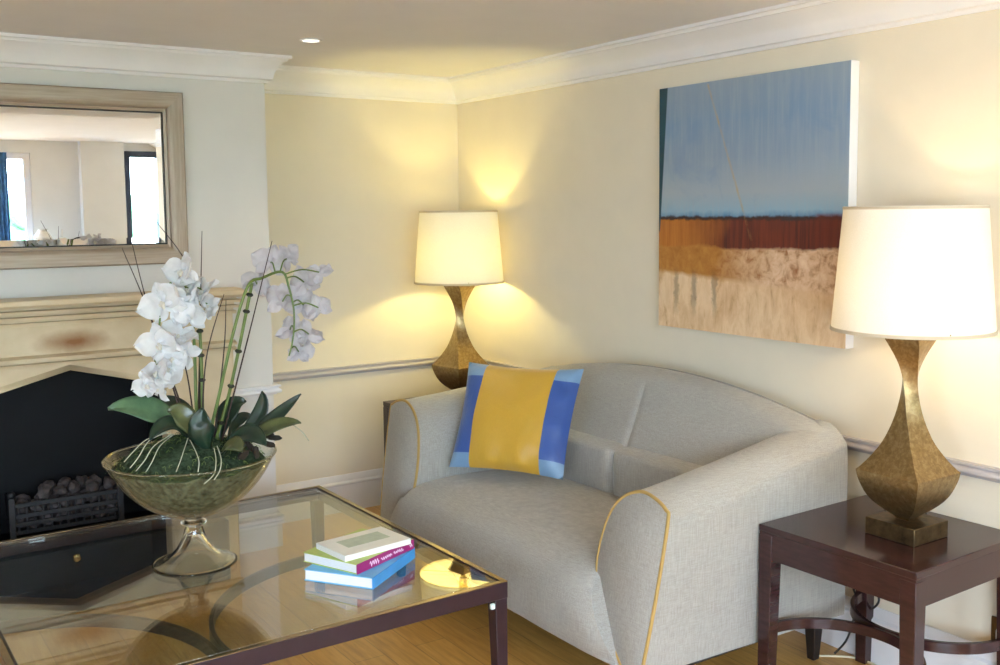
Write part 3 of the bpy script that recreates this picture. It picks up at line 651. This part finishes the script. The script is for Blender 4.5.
# ------------------------------------------------------------------ sofa  (X depth from the front, Y along, Z up)
SX, SY, HW = 1.985, 3.0825, .8925
def sofa():
    t = thing('sofa', 'grey linen two seat sofa with curved arms and gold piping', 'sofa', (SX, SY, 0))
    DEP = .925
    xf = lambda z: .16*(z-.165)
    def outline(s, up=0):           # s 0 front .. 1 rear, (u from the outer side, z)
        k = s**1.15; tp = .715+.125*k+up*(1-s); cr = .735+.118*k+up*(1-s); q = min(1, s*9)
        pts = [(.035*(1-s), .188), (.012*(1-s), .42), (.0, tp-.045-.05*q), (.014+.006*q, tp-.008-.022*q), (.07, cr-.004), (.135, cr), (.21, cr-.035), (.262, cr-.105), (.29, cr-.22), (.280, .41), (.205, .28), (.115, .188)]
        return crom([(a, b, 0) for a, b in pts], 4)
    def arm(sg):
        up = .045 if sg < 0 else -.006
        m = MB(); rings = []
        S = [0, .0, .01, .025, .06, .12, .2, .3, .4, .5, .6, .7, .8, .9, .96, 1]
        for i, s in enumerate(S):
            o = outline(s, up); cu = sum(p.x for p in o)/len(o); cz = sum(p.y for p in o)/len(o); ring = []
            sh = {0: .965, 1: .985, 2: .996}.get(i, 1.0); off = {0: .004, 1: .0, 2: 0}.get(i, 0)
            for p in o:
                u, z = cu+(p.x-cu)*sh, cz+(p.y-cz)*sh
                x0 = xf(z)-.004+(0 if i else -.003); x = x0+(DEP-.012-x0)*s
                ring.append((x, sg*(-HW+u), z))
            rings.append(ring)
        m.loft(rings); a = m.build('arm', 'fabric', t, ang=55)
        o = outline(.0, up)
        pts = [(xf(p.y)-.003, sg*(-HW+p.x), p.y) for p in o]
        MB().tube(pts, .0058, 8).build('piping', 'piping', a)['label'] = 'gold piping'
        return a
    arm(1); arm(-1)
    # back shell with a seam in the middle
    m = MB(); rings = []
    ys = [-HW+.012, -HW+.02, -.88, -.82, -.76, -.7, -.6, -.5, -.4, -.3, -.2, -.1, -.04, -.02, -.008, 0]; ys = ys+[-y for y in ys[-2::-1]]
    for i, y in enumerate(ys):
        e = abs(y)/HW; T = .945-.12*e**2-.07*max(0, (e-.9)/.1)**2; w_ = .16*max(0, (e-.55)/.45)**2; g = .010*math.exp(-(y/.012)**2)
        sec = [(DEP-.015, .188), (DEP, .30), (DEP, T-.06), (DEP-.012, T-.02), (DEP-.045, T), (DEP-.09, T-.004), (DEP-.128-w_*.3, T-.03), (DEP-.165-w_*.6+g, T-.11), (DEP-.205-w_*.8+g, T-.21), (DEP-.25-w_+g, .62), (DEP-.275-w_, .5), (DEP-.28-w_, .3), (DEP-.26, .188)]
        if i in (0, len(ys)-1): sec = [(DEP-.13+(x-DEP+.13)*.97, .5+(z-.5)*.98) for x, z in sec]
        rings.append([(p.x, y, p.y) for p in crom([(a, b, 0) for a, b in sec], 4)])
    m.loft(rings); m.build('backrest', 'fabric', t, ang=60)
    for sg in (-1, 1):        # padded lumbar rolls, gathered at the middle
        m = MB(); rings = []; n = 22
        for i in range(n+1):
            u = i/n; y = sg*(.002+.66*u); k = min(1, (u/.045))**.5 if u < .045 else 1
            wr = .009*noise.noise(Vector((u*26, sg*3, 0)))*math.exp(-u*9)
            sec = [(.61, .40), (.602, .46), (.597, .54), (.600, .612), (.606, .634), (.622, .645), (.66, .652), (.705, .648), (.72, .62), (.72, .40)]
            c = (.66, .51); f = .72+.28*k if i < 2 else 1
            rings.append([(c[0]+(p.x-c[0])*f+wr, y, c[1]+(p.y-c[1])*(f if f > .8 else .9)+wr) for p in crom([(a, b, 0) for a, b in sec], 4)])
        m.loft(rings); m.build('lumbar_roll', 'fabric', t, ang=60)
    # seat: waterfall front widening towards the hem
    prof = crom([(-.005, .186, 0), (-.038, .205, 0), (-.058, .27, 0), (-.056, .345, 0), (-.03, .415, 0), (.03, .455, 0), (.14, .472, 0), (.40, .470, 0), (.64, .455, 0)], 5)
    m = MB(); rings = []; n = 40
    for j in range(n+1):
        v = j/n*2-1; ring = []
        for p in prof:
            hw = .622+.142*max(0, min(1, (.43-p.y)/.24))**1.1
            e = abs(v)**14; ring.append((p.x+.03*e*(1 if p.y > .2 else .4)+.004*noise.noise(Vector((v*5, p.y*9, p.x*5))), v*hw, p.y-.012*e*(1 if p.y > .41 else 0)+.006*(1-v*v)*(1 if p.y > .42 else 0)))
        ring += [(.64, v*.622, .21), (.03, v*.74, .186)]
        rings.append(ring)
    m.loft(rings); m.build('seat', 'fabric', t, ang=60)
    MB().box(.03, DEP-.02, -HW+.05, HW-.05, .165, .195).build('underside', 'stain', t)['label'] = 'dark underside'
    for x in (.07, DEP-.05):
        for y in (-HW+.10, HW-.10):
            m = MB(); m.loft([[(x+a*w_, y+b*w_, z) for a, b in ((-1, -1), (1, -1), (1, 1), (-1, 1))] for z, w_ in ((0, .015), (.172, .026))]); m.build('foot', 'stain', t, bevel=.003)
sofa()

def cushion():
    bl, br, tl, trr = at(449, 467, 4.30), at(563, 480, 4.09), at(469, 362, 4.45), at(584, 369, 4.28)
    c = (bl+br+tl+trr)/4
    t = thing('throw_cushion', 'gold and blue satin cushion propped against the far sofa arm', 'cushion', c)
    nrm = (br-bl).cross(tl-bl).normalized()
    if nrm.dot(CF) > 0: nrm = -nrm
    us = sorted(set([i/28 for i in range(29)]+[.185, .80])); vs = sorted(set([i/26 for i in range(27)]+[.13, .86]))
    rings = {}
    for side, nm in ((1, 'front'), (-1, 'back')):
        m = MB(); b = 0
        for v in vs:
            for u in us:
                pu = 1-abs(2*u-1)**2.4; pv = 1-abs(2*v-1)**2.4
                ins = .018*(1-(2*u-1)**2)*0
                uu = u+(.5-u)*.05*(1-(2*v-1)**2)*abs(2*u-1)**2; vv = v+(.5-v)*.06*(1-(2*u-1)**2)*abs(2*v-1)**2
                p = bl*(1-uu)*(1-vv)+br*uu*(1-vv)+tl*(1-uu)*vv+trr*uu*vv
                th = .075*(max(pu, 0)*max(pv, 0))**.55
                wr = .012*noise.noise(Vector((u*5, v*3.2, side)))*(pu*pv)**.3+.008*math.exp(-v*6)*math.sin(u*22+5*v)+.006*math.exp(-(1-u)*7)*math.sin(v*24+4*u)
                m.v.append(tuple(p-c+nrm*side*(th+wr*(pu*pv > 0.02))))
        nu = len(us)
        for i in range(len(vs)-1):
            for j in range(nu-1):
                uc, vc = (us[j]+us[j+1])/2, (vs[i]+vs[i+1])/2
                mat = 0 if .185 < uc < .80 else (2 if (vc < .13 or vc > .86) else 1)
                m.face((i*nu+j, i*nu+j+1, (i+1)*nu+j+1, (i+1)*nu+j), mat)
        m.build(nm+'_panel', ['gold_satin', 'blue_satin', 'sky_satin'], t, ang=70)
    edge = [bl*(1-u)+br*u for u in [i/12 for i in range(12)]]+[br*(1-u)+trr*u for u in [i/12 for i in range(12)]]+[trr*(1-u)+tl*u for u in [i/12 for i in range(12)]]+[tl*(1-u)+bl*u for u in [i/12 for i in range(12)]]
cushion()

# ------------------------------------------------------------------ side tables and lamps
def side_table():
    t = thing('side_table', 'dark mahogany side table under the near lamp beside the sofa', 'side table', group='matching dark side tables')
    h = .278; H_ = .594
    MB().box(-h, h, -h, h, H_-.022, H_).build('tabletop', 'darkwood', t, bevel=.003)
    m = MB()
    for k in range(4):
        c, s = math.cos(k*PI/2), math.sin(k*PI/2)
        pts = [(-h+.002, -h+.002), (h-.002, -h+.002), (h-.022, -h+.022), (-h+.022, -h+.022)]
        m.loft([[(c*x-s*y, s*x+c*y, z) for x, y in pts] for z in (H_-.108, H_-.021)])
    m.build('apron', 'darkwood', t, bevel=.002)
    for sx in (-1, 1):
        for sy in (-1, 1):
            m = MB(); e = h-.0005
            m.loft([[(sx*e, sy*e, z), (sx*(e-w_), sy*e, z), (sx*(e-w_), sy*(e-w_), z), (sx*e, sy*(e-w_), z)] for z, w_ in ((0, .040), (H_-.03, .052))])
            m.build('leg', 'darkwood', t, bevel=.002)
    for sg in (-1, 1):
        pts = [(sg*(.258-.25*math.cos(math.radians(a))), .25*math.sin(math.radians(a)), .25) for a in range(-84, 85, 6)]
        MB().bar(pts, .016, .034).build('stretcher', 'darkwood', t, bevel=.002)
    return t
def table_lamp():
    t = thing('table_lamp', 'lit table lamp on the near side table, right of the painting', 'table lamp', group='matching twisted table lamps')
    MB().box(-.0855, .0855, -.0855, .0855, 0, .052).build('base', 'bronze', t, bevel=.002)
    prof = [(.050, .020), (.060, .027), (.083, .053), (.105, .073), (.128, .087), (.155, .0975), (.180, .1045), (.199, .1075), (.201, .1073), (.212, .0975), (.245, .0755), (.287, .0535), (.329, .0390), (.36, .0312), (.385, .0264), (.41, .0229), (.435, .0206), (.458, .0198), (.485, .0210), (.52, .0258), (.55, .0335), (.58, .044), (.622, .060)]
    ang = [(.05, 0), (.201, 0), (.27, 4), (.335, 12), (.39, 25), (.435, 38), (.46, 46), (.50, 59), (.545, 72), (.622, 88)]
    def tw(z):
        for (a, b), (c, d) in zip(ang, ang[1:]):
            if z <= c: u = max(0, z-a)/(c-a); return b+(d-b)*u
        return ang[-1][1]
    kx = [q[0] for q in prof].index(.201); dense = []
    for part in (prof[:kx], prof[kx:]): dense += [(p.x, p.y) for p in crom([(a, b, 0) for a, b in part], 5)]
    rings = []
    for z, r in dense:
        a = math.radians(-tw(z)); ring = []
        for q in range(4):
            x0, y0 = ((-1, -1), (1, -1), (1, 1), (-1, 1))[q]; x1, y1 = ((1, -1), (1, 1), (-1, 1), (-1, -1))[q]
            for k in range(5):
                x, y = x0+(x1-x0)*k/5, y0+(y1-y0)*k/5
                ring.append((r*(x*math.cos(a)-y*math.sin(a)), r*(x*math.sin(a)+y*math.cos(a)), z))
        rings.append(ring)
    MB().loft(rings).build('body', 'goldleaf', t, ang=26)
    m = MB(); m.lathe([(.0001, .615), (.012, .618), (.012, .66), (.022, .665), (.024, .72), (.016, .728), (.0001, .73)], 20); m.build('lamp_holder', 'brass', t)
    rb, rt, zb, zt = .233, .202, .634, 1.008
    m = MB(); m.lathe([(rb+(rt-rb)*k/10, zb+(zt-zb)*k/10) for k in range(11)], 72); sh = m.build('lamp_shade', 'shade', t)
    for r, z in ((rb, zb), (rt, zt)):
        m = MB(); m.lathe([(r-.0015, z-.001), (r+.0025, z-.001), (r+.0025-(.0006 if r == rb else 0), z+.009*(1 if r == rb else -1)), (r-.0015, z+.009*(1 if r == rb else -1)), (r-.0015, z-.001)], 72); m.build('trim_band', 'shade_trim', sh)
    m = MB()
    for a in (0, 2*PI/3, 4*PI/3): m.tube([(.012*math.cos(a), .012*math.sin(a), .725), (.06*math.cos(a), .06*math.sin(a), .64), (rb*math.cos(a), rb*math.sin(a), zb+.012)], .0022, 6)
    m.build('shade_carrier', 'brass', t)
    return t
def bulb(t, pw, col):
    l = bpy.data.lights.new('bulb', 'POINT'); l.energy = pw; l.color = col; l.shadow_soft_size = .03
    o = bpy.data.objects.new('bulb', l); COL.objects.link(o); o.parent = t; o.location = (0, 0, .745)
def copy_tree(o, parent=None):
    c = o.copy(); COL.objects.link(c)
    if parent is not None: c.parent = parent
    for ch in list(o.children): copy_tree(ch, c)
    return c
st = side_table(); STX, STY = 2.735, 1.912; st.location = (STX, STY, 0); st.rotation_euler.z = .02
st2 = copy_tree(st); st2.location = (2.735, 4.525, 0); st2.rotation_euler.z = 0
tag(st2, 'dark mahogany side table half hidden behind the far sofa arm in the corner')
lp = table_lamp(); lp.location = (2.732, 1.846, .5945)
lp2 = copy_tree(lp); lp2.location = (2.775, 4.525, .5945); lp2.rotation_euler.z = math.radians(10)
tag(lp2, 'lit table lamp in the far corner behind the cushion')
bulb(lp, LAMP_NEAR_W, LAMP_NEAR_C); bulb(lp2, LAMP_FAR_W, LAMP_FAR_C)
m = MB()   # black flex of the near lamp, looped behind the rear leg, and its ivory extension on the floor
m.tube(crom([(2.83, 1.92, .60), (2.95, 1.93, .597), (3.012, 1.97, .57), (3.012, 2.02, .45), (3.0, 2.08, .36), (2.995, 2.15, .36), (2.99, 2.215, .31), (2.99, 2.225, .25), (2.99, 2.17, .19), (2.992, 2.12, .24), (2.995, 2.17, .31), (2.99, 2.2, .22), (2.96, 2.22, .08), (2.94, 2.26, .01)], 6), .004, 8)
fx = m.build('flex', 'cable_black'); tag(fx, 'black lamp flex looped behind the near side table', 'cable')
m = MB(); m.tube(crom([(2.86, 2.30, .005), (2.92, 2.26, .005), (2.975, 2.20, .006), (2.985, 2.12, .005), (2.95, 2.07, .005), (2.90, 2.10, .005), (2.86, 2.16, .005)], 8), .004, 8)
tag(m.build('cord', 'cable_white'), 'ivory cord coiled on the floor by the baseboard', 'cable')
sk = thing('wall_socket', 'bronze wall socket low on the wall right of the near side table', 'socket', (XB, 1.675, .265))
MB().box(-.008, 0, -.052, .052, -.046, .046).build('plate', 'bronze', sk, bevel=.003)
m = MB()
for y, z in ((0.02, .012), (0.02, -.012), (-.025, 0)): m.box(-.009, -.007, y-.004, y+.004, z-.004, z+.004)
m.build('slot', 'cable_black', sk)
MB().box(-.04, -.008, -.030, .020, -.025, .022).build('plug', 'ceramic', sk, bevel=.006)['label'] = 'white plug'

# ------------------------------------------------------------------ painting
def painting():
    y0, y1, z0, z1 = 2.266, 3.222, 1.104, 2.103; W, Hh = y1-y0, z1-z0
    t = thing('painting', 'large abstract canvas of grey blue sky over rust and sand bands above the sofa', 'painting', (XB, (y0+y1)/2, (z0+z1)/2))
    n = NT('abstract_oil_paint'); c = n.add('ShaderNodeTexCoord'); s = n.add('ShaderNodeSeparateXYZ'); n.link(c.outputs['Object'], s.inputs[0])
    u = n.math('MULTIPLY_ADD', s.outputs[1], -1/W, .5); v = n.math('MULTIPLY_ADD', s.outputs[2], 1/Hh, .5)      # u 0 left..1 right, v 0 bottom..1 top
    a = n.noise(n.coord((1, 1, 1)), 5, 6, .6, .5); fine = n.noise(n.coord((1, 1, 1), loc=(4, 4, 4)), 22, 6, .65, .4)
    drip = n.noise(n.coord((1, 26, 1.6)), 2.2, 6, .6, .2); drip2 = n.noise(n.coord((1, 9, 3.2), loc=(2, 7, 1)), 2.4, 7, .68, .5)
    wig = n.math('MULTIPLY_ADD', n.math('SUBTRACT', fine, .5), .030, v)
    wig2 = n.math('MULTIPLY_ADD', n.math('SUBTRACT', a, .5), .05, wig)
    sky = n.ramp(wig2, [(.46, lin(72, 122, 164)), (.487, lin(140, 172, 190)), (.56, lin(160, 170, 178)), (.70, lin(134, 152, 172)), (.85, lin(124, 148, 174)), (1, lin(138, 154, 170))])
    sky = n.mix(n.math('MULTIPLY', n.math('SUBTRACT', drip, .42), 1.6, clamp=True), sky, lin(158, 168, 178)); sky = n.mix(n.math('MULTIPLY', n.math('SUBTRACT', a, .52), 2.2, clamp=True), sky, lin(106, 138, 174))
    rustL = n.ramp(drip, [(.3, lin(166, 94, 30)), (.7, lin(190, 120, 46))]); rustR = n.ramp(drip, [(.3, lin(70, 26, 20)), (.7, lin(122, 48, 28))])
    ur = n.math('MULTIPLY_ADD', n.math('SUBTRACT', a, .5), .25, u)
    rust = n.mix(n.math('MULTIPLY', n.math('SUBTRACT', ur, .12), 3.2, clamp=True), rustL, rustR)
    ochL = n.ramp(fine, [(.3, lin(160, 98, 36)), (.7, lin(190, 134, 60))]); ochR = n.ramp(fine, [(.32, lin(160, 104, 60)), (.5, lin(220, 184, 148)), (.72, lin(240, 214, 184))])
    och = n.mix(n.math('MULTIPLY', n.math('SUBTRACT', ur, .38), 3.5, clamp=True), ochL, ochR)
    tan = n.ramp(drip2, [(.25, lin(168, 120, 76)), (.40, lin(220, 184, 142)), (.6, lin(236, 206, 168)), (.8, lin(206, 160, 110))])
    tan = n.mix(n.math('MULTIPLY', n.math('SUBTRACT', a, .5), 2.0, clamp=True), tan, lin(186, 136, 84))
    def step(x, e, soft): return n.math('MULTIPLY_ADD', n.math('SUBTRACT', x, e), 1/soft, .5, clamp=True)
    edge2 = n.math('MULTIPLY_ADD', u, .05, wig)      # the boundary between tan and ochre drops to the right
    col = n.mix(step(edge2, .236, .022), tan, och); col = n.mix(step(wig2, .345, .012), col, rust); col = n.mix(step(wig, .452, .008), col, lin(54, 34, 30)); col = n.mix(step(wig, .466, .008), col, sky)
    # teal wedge along the left edge and a thin ochre scratch
    wedge = n.math('MULTIPLY_ADD', v, .075, -.022)
    col = n.mix(n.math('MULTIPLY', step(n.math('SUBTRACT', wedge, u), 0, .004), step(v, .40, .02)), col, lin(22, 66, 80))
    ln = n.math('ABSOLUTE', n.math('SUBTRACT', u, n.math('MULTIPLY_ADD', v, -.40, .69))); ln2 = n.math('MULTIPLY', step(n.math('SUBTRACT', .0055, ln), 0, .006), n.math('MULTIPLY', step(v, .375, .01), step(n.math('SUBTRACT', .99, v), 0, .01)))
    col = n.mix(n.math('MULTIPLY', ln2, n.math('MULTIPLY', n.math('SUBTRACT', drip2, .36), 2.6, clamp=True)), col, lin(186, 154, 90))
    # dark rust peak by the right edge
    pk = n.math('SUBTRACT', .075, n.math('ABSOLUTE', n.math('SUBTRACT', u, .93))); pk = n.math('MULTIPLY', step(pk, 0, .02), n.math('MULTIPLY', step(v, .36, .02), step(n.math('SUBTRACT', .475, v), 0, .01)))
    col = n.mix(n.math('MULTIPLY', pk, .5), col, lin(110, 40, 26))
    for uu, ss in ((.11, 1), (.22, 2), (.34, 3)):      # dark drips in the sand band
        du = n.math('ABSOLUTE', n.math('SUBTRACT', u, n.math('MULTIPLY_ADD', n.math('SUBTRACT', fine, .5), .06, uu)))
        k = n.math('MULTIPLY', step(n.math('SUBTRACT', .014, du), 0, .012), n.math('MULTIPLY', step(v, .09, .08), step(n.math('SUBTRACT', .235, v), 0, .05)))
        col = n.mix(n.math('MULTIPLY', k, n.math('MULTIPLY', drip2, .9)), col, lin(70, 48, 40))
    n.set(Base_Color=col, Roughness=.5); n.bump(fine, .1, .003); MT['painting'] = n.m
    MB().box(-.045, -.001, -W/2, W/2, -Hh/2, Hh/2).build('canvas', 'white', t, bevel=.002)['label'] = 'white canvas edge'
    MB().box(-.0465, -.0455, -W/2+.001, W/2-.001, -Hh/2+.001, Hh/2-.001).build('painted_face', 'painting', t)
painting()

# ------------------------------------------------------------------ ceiling downlights
def downlight(x, y, label):
    t = thing('downlight', label, 'downlight', (x, y, ZC), group='recessed ceiling downlights')
    m = MB(); m.lathe([(.046, -.001), (.048, -.004), (.040, -.006), (.034, -.002), (.033, .0005), (.046, .0005), (.046, -.001)], 32); m.build('bezel', 'white', t)
    m = MB(); m.lathe([(.0001, -.0015), (.033, -.0015), (.033, -.0005), (.0001, -.0005)], 32); m.build('lens', 'downlight_glow', t)
    l = bpy.data.lights.new('spot', 'SPOT'); l.energy = DOWN_W; l.color = DOWN_C; l.spot_size = math.radians(95); l.spot_blend = .6; l.shadow_soft_size = .03
    o = bpy.data.objects.new('spot', l); COL.objects.link(o); o.parent = t; o.location = (0, 0, -.02)
downlight(1.765, 4.04, 'small recessed downlight in the ceiling near the chimney breast')

# ------------------------------------------------------------------ what the mirror shows at the rear of the room, and outside
cb = thing('dresser', 'white dresser under the rear window, reflected in the mirror', 'dresser', (1.74, -1.33, 0))
MB().box(-.40, .40, -.2, .2, .06, 1.28).build('carcass', 'white', cb, bevel=.004)
MB().box(-.42, .42, -.215, .215, 1.28, 1.305).build('top', 'white', cb, bevel=.004)
for sx in (-1, 1):
    d = MB().box(sx*.2-.19, sx*.2+.19, .2, .218, .1, 1.25).build('door', 'white', cb, bevel=.004)
    MB().blob((sx*.03, .228, .8), .014, 1, amp=0).build('knob', 'brass', d)
m = MB(); m.lathe([(.0001, 0), (.05, 0), (.075, .05), (.08, .09), (.055, .13), (.035, .15), (.045, .165), (.04, .165), (.03, .15), (.0001, .1)], 28)
j = m.build('jug', 'ceramic'); place(j, (1.78, -1.3, 1.305), 'pale round jug on the rear dresser, reflected in the mirror', 'jug')
bt = thing('bottle', 'small white bottle on the rear dresser, reflected in the mirror', 'bottle', (1.95, -1.3, 1.305))
MB().box(-.035, .035, -.035, .035, 0, .085).build('body', 'ceramic', bt, bevel=.012); MB().lathe([(.0001, .08), (.01, .08), (.008, .16), (.0001, .165)], 14).build('stopper', 'ceramic', bt)
bs = thing('basket', 'small wire basket with a black arched handle on the rear dresser', 'basket', (2.12, -1.3, 1.305))
MB().lathe([(.0001, 0), (.07, 0), (.085, .03), (.08, .03), (.066, .004), (.0001, .004)], 28).build('tray', 'cable_black', bs)
MB().tube([(.085*math.cos(PI*k/16), 0, .03+.05*math.sin(PI*k/16)) for k in range(17)], .006, 8).build('handle', 'cable_black', bs)
m = MB(); rows = [[(1.30+.24*k/40, YR+.03+.02*math.sin(k*1.1), z) for k in range(41)] for z in (.5, 1.0, 1.5, 2.2)]; m.grid(rows)
tag(m.build('curtain', 'blue_cloth', solid=.003), 'blue checked curtain beside the rear window, reflected in the mirror', 'curtain')
tr = struct('ground_terrace', MB().box(-9, 12, -14, YR-.1, -.14, -.07), 'stone', 'pale stone terrace outside')
hm = MB()
for k in range(60): hm.blob((-6+k*.28+random.uniform(-.1, .1), -9.5+random.uniform(-.3, .3), 1.0+random.uniform(-.2, .9)), random.uniform(.45, .65), k, 3, .5)
hg = hm.build('hedge', 'hedge', ang=60); tag(hg, 'green hedge outside the glazed door, reflected in the mirror', 'hedge')
rl = thing('railing', 'white terrace railing outside the glazed door, reflected in the mirror', 'railing', (3.2, -4.6, -.07))
m = MB()
for k in range(23): m.box(-1.1+k*.1-.012, -1.1+k*.1+.012, -.012, .012, 0, 1.0)
m.build('balusters', 'white', rl); MB().box(-1.15, 1.15, -.03, .03, 1.0, 1.05).build('handrail', 'white', rl, bevel=.004)
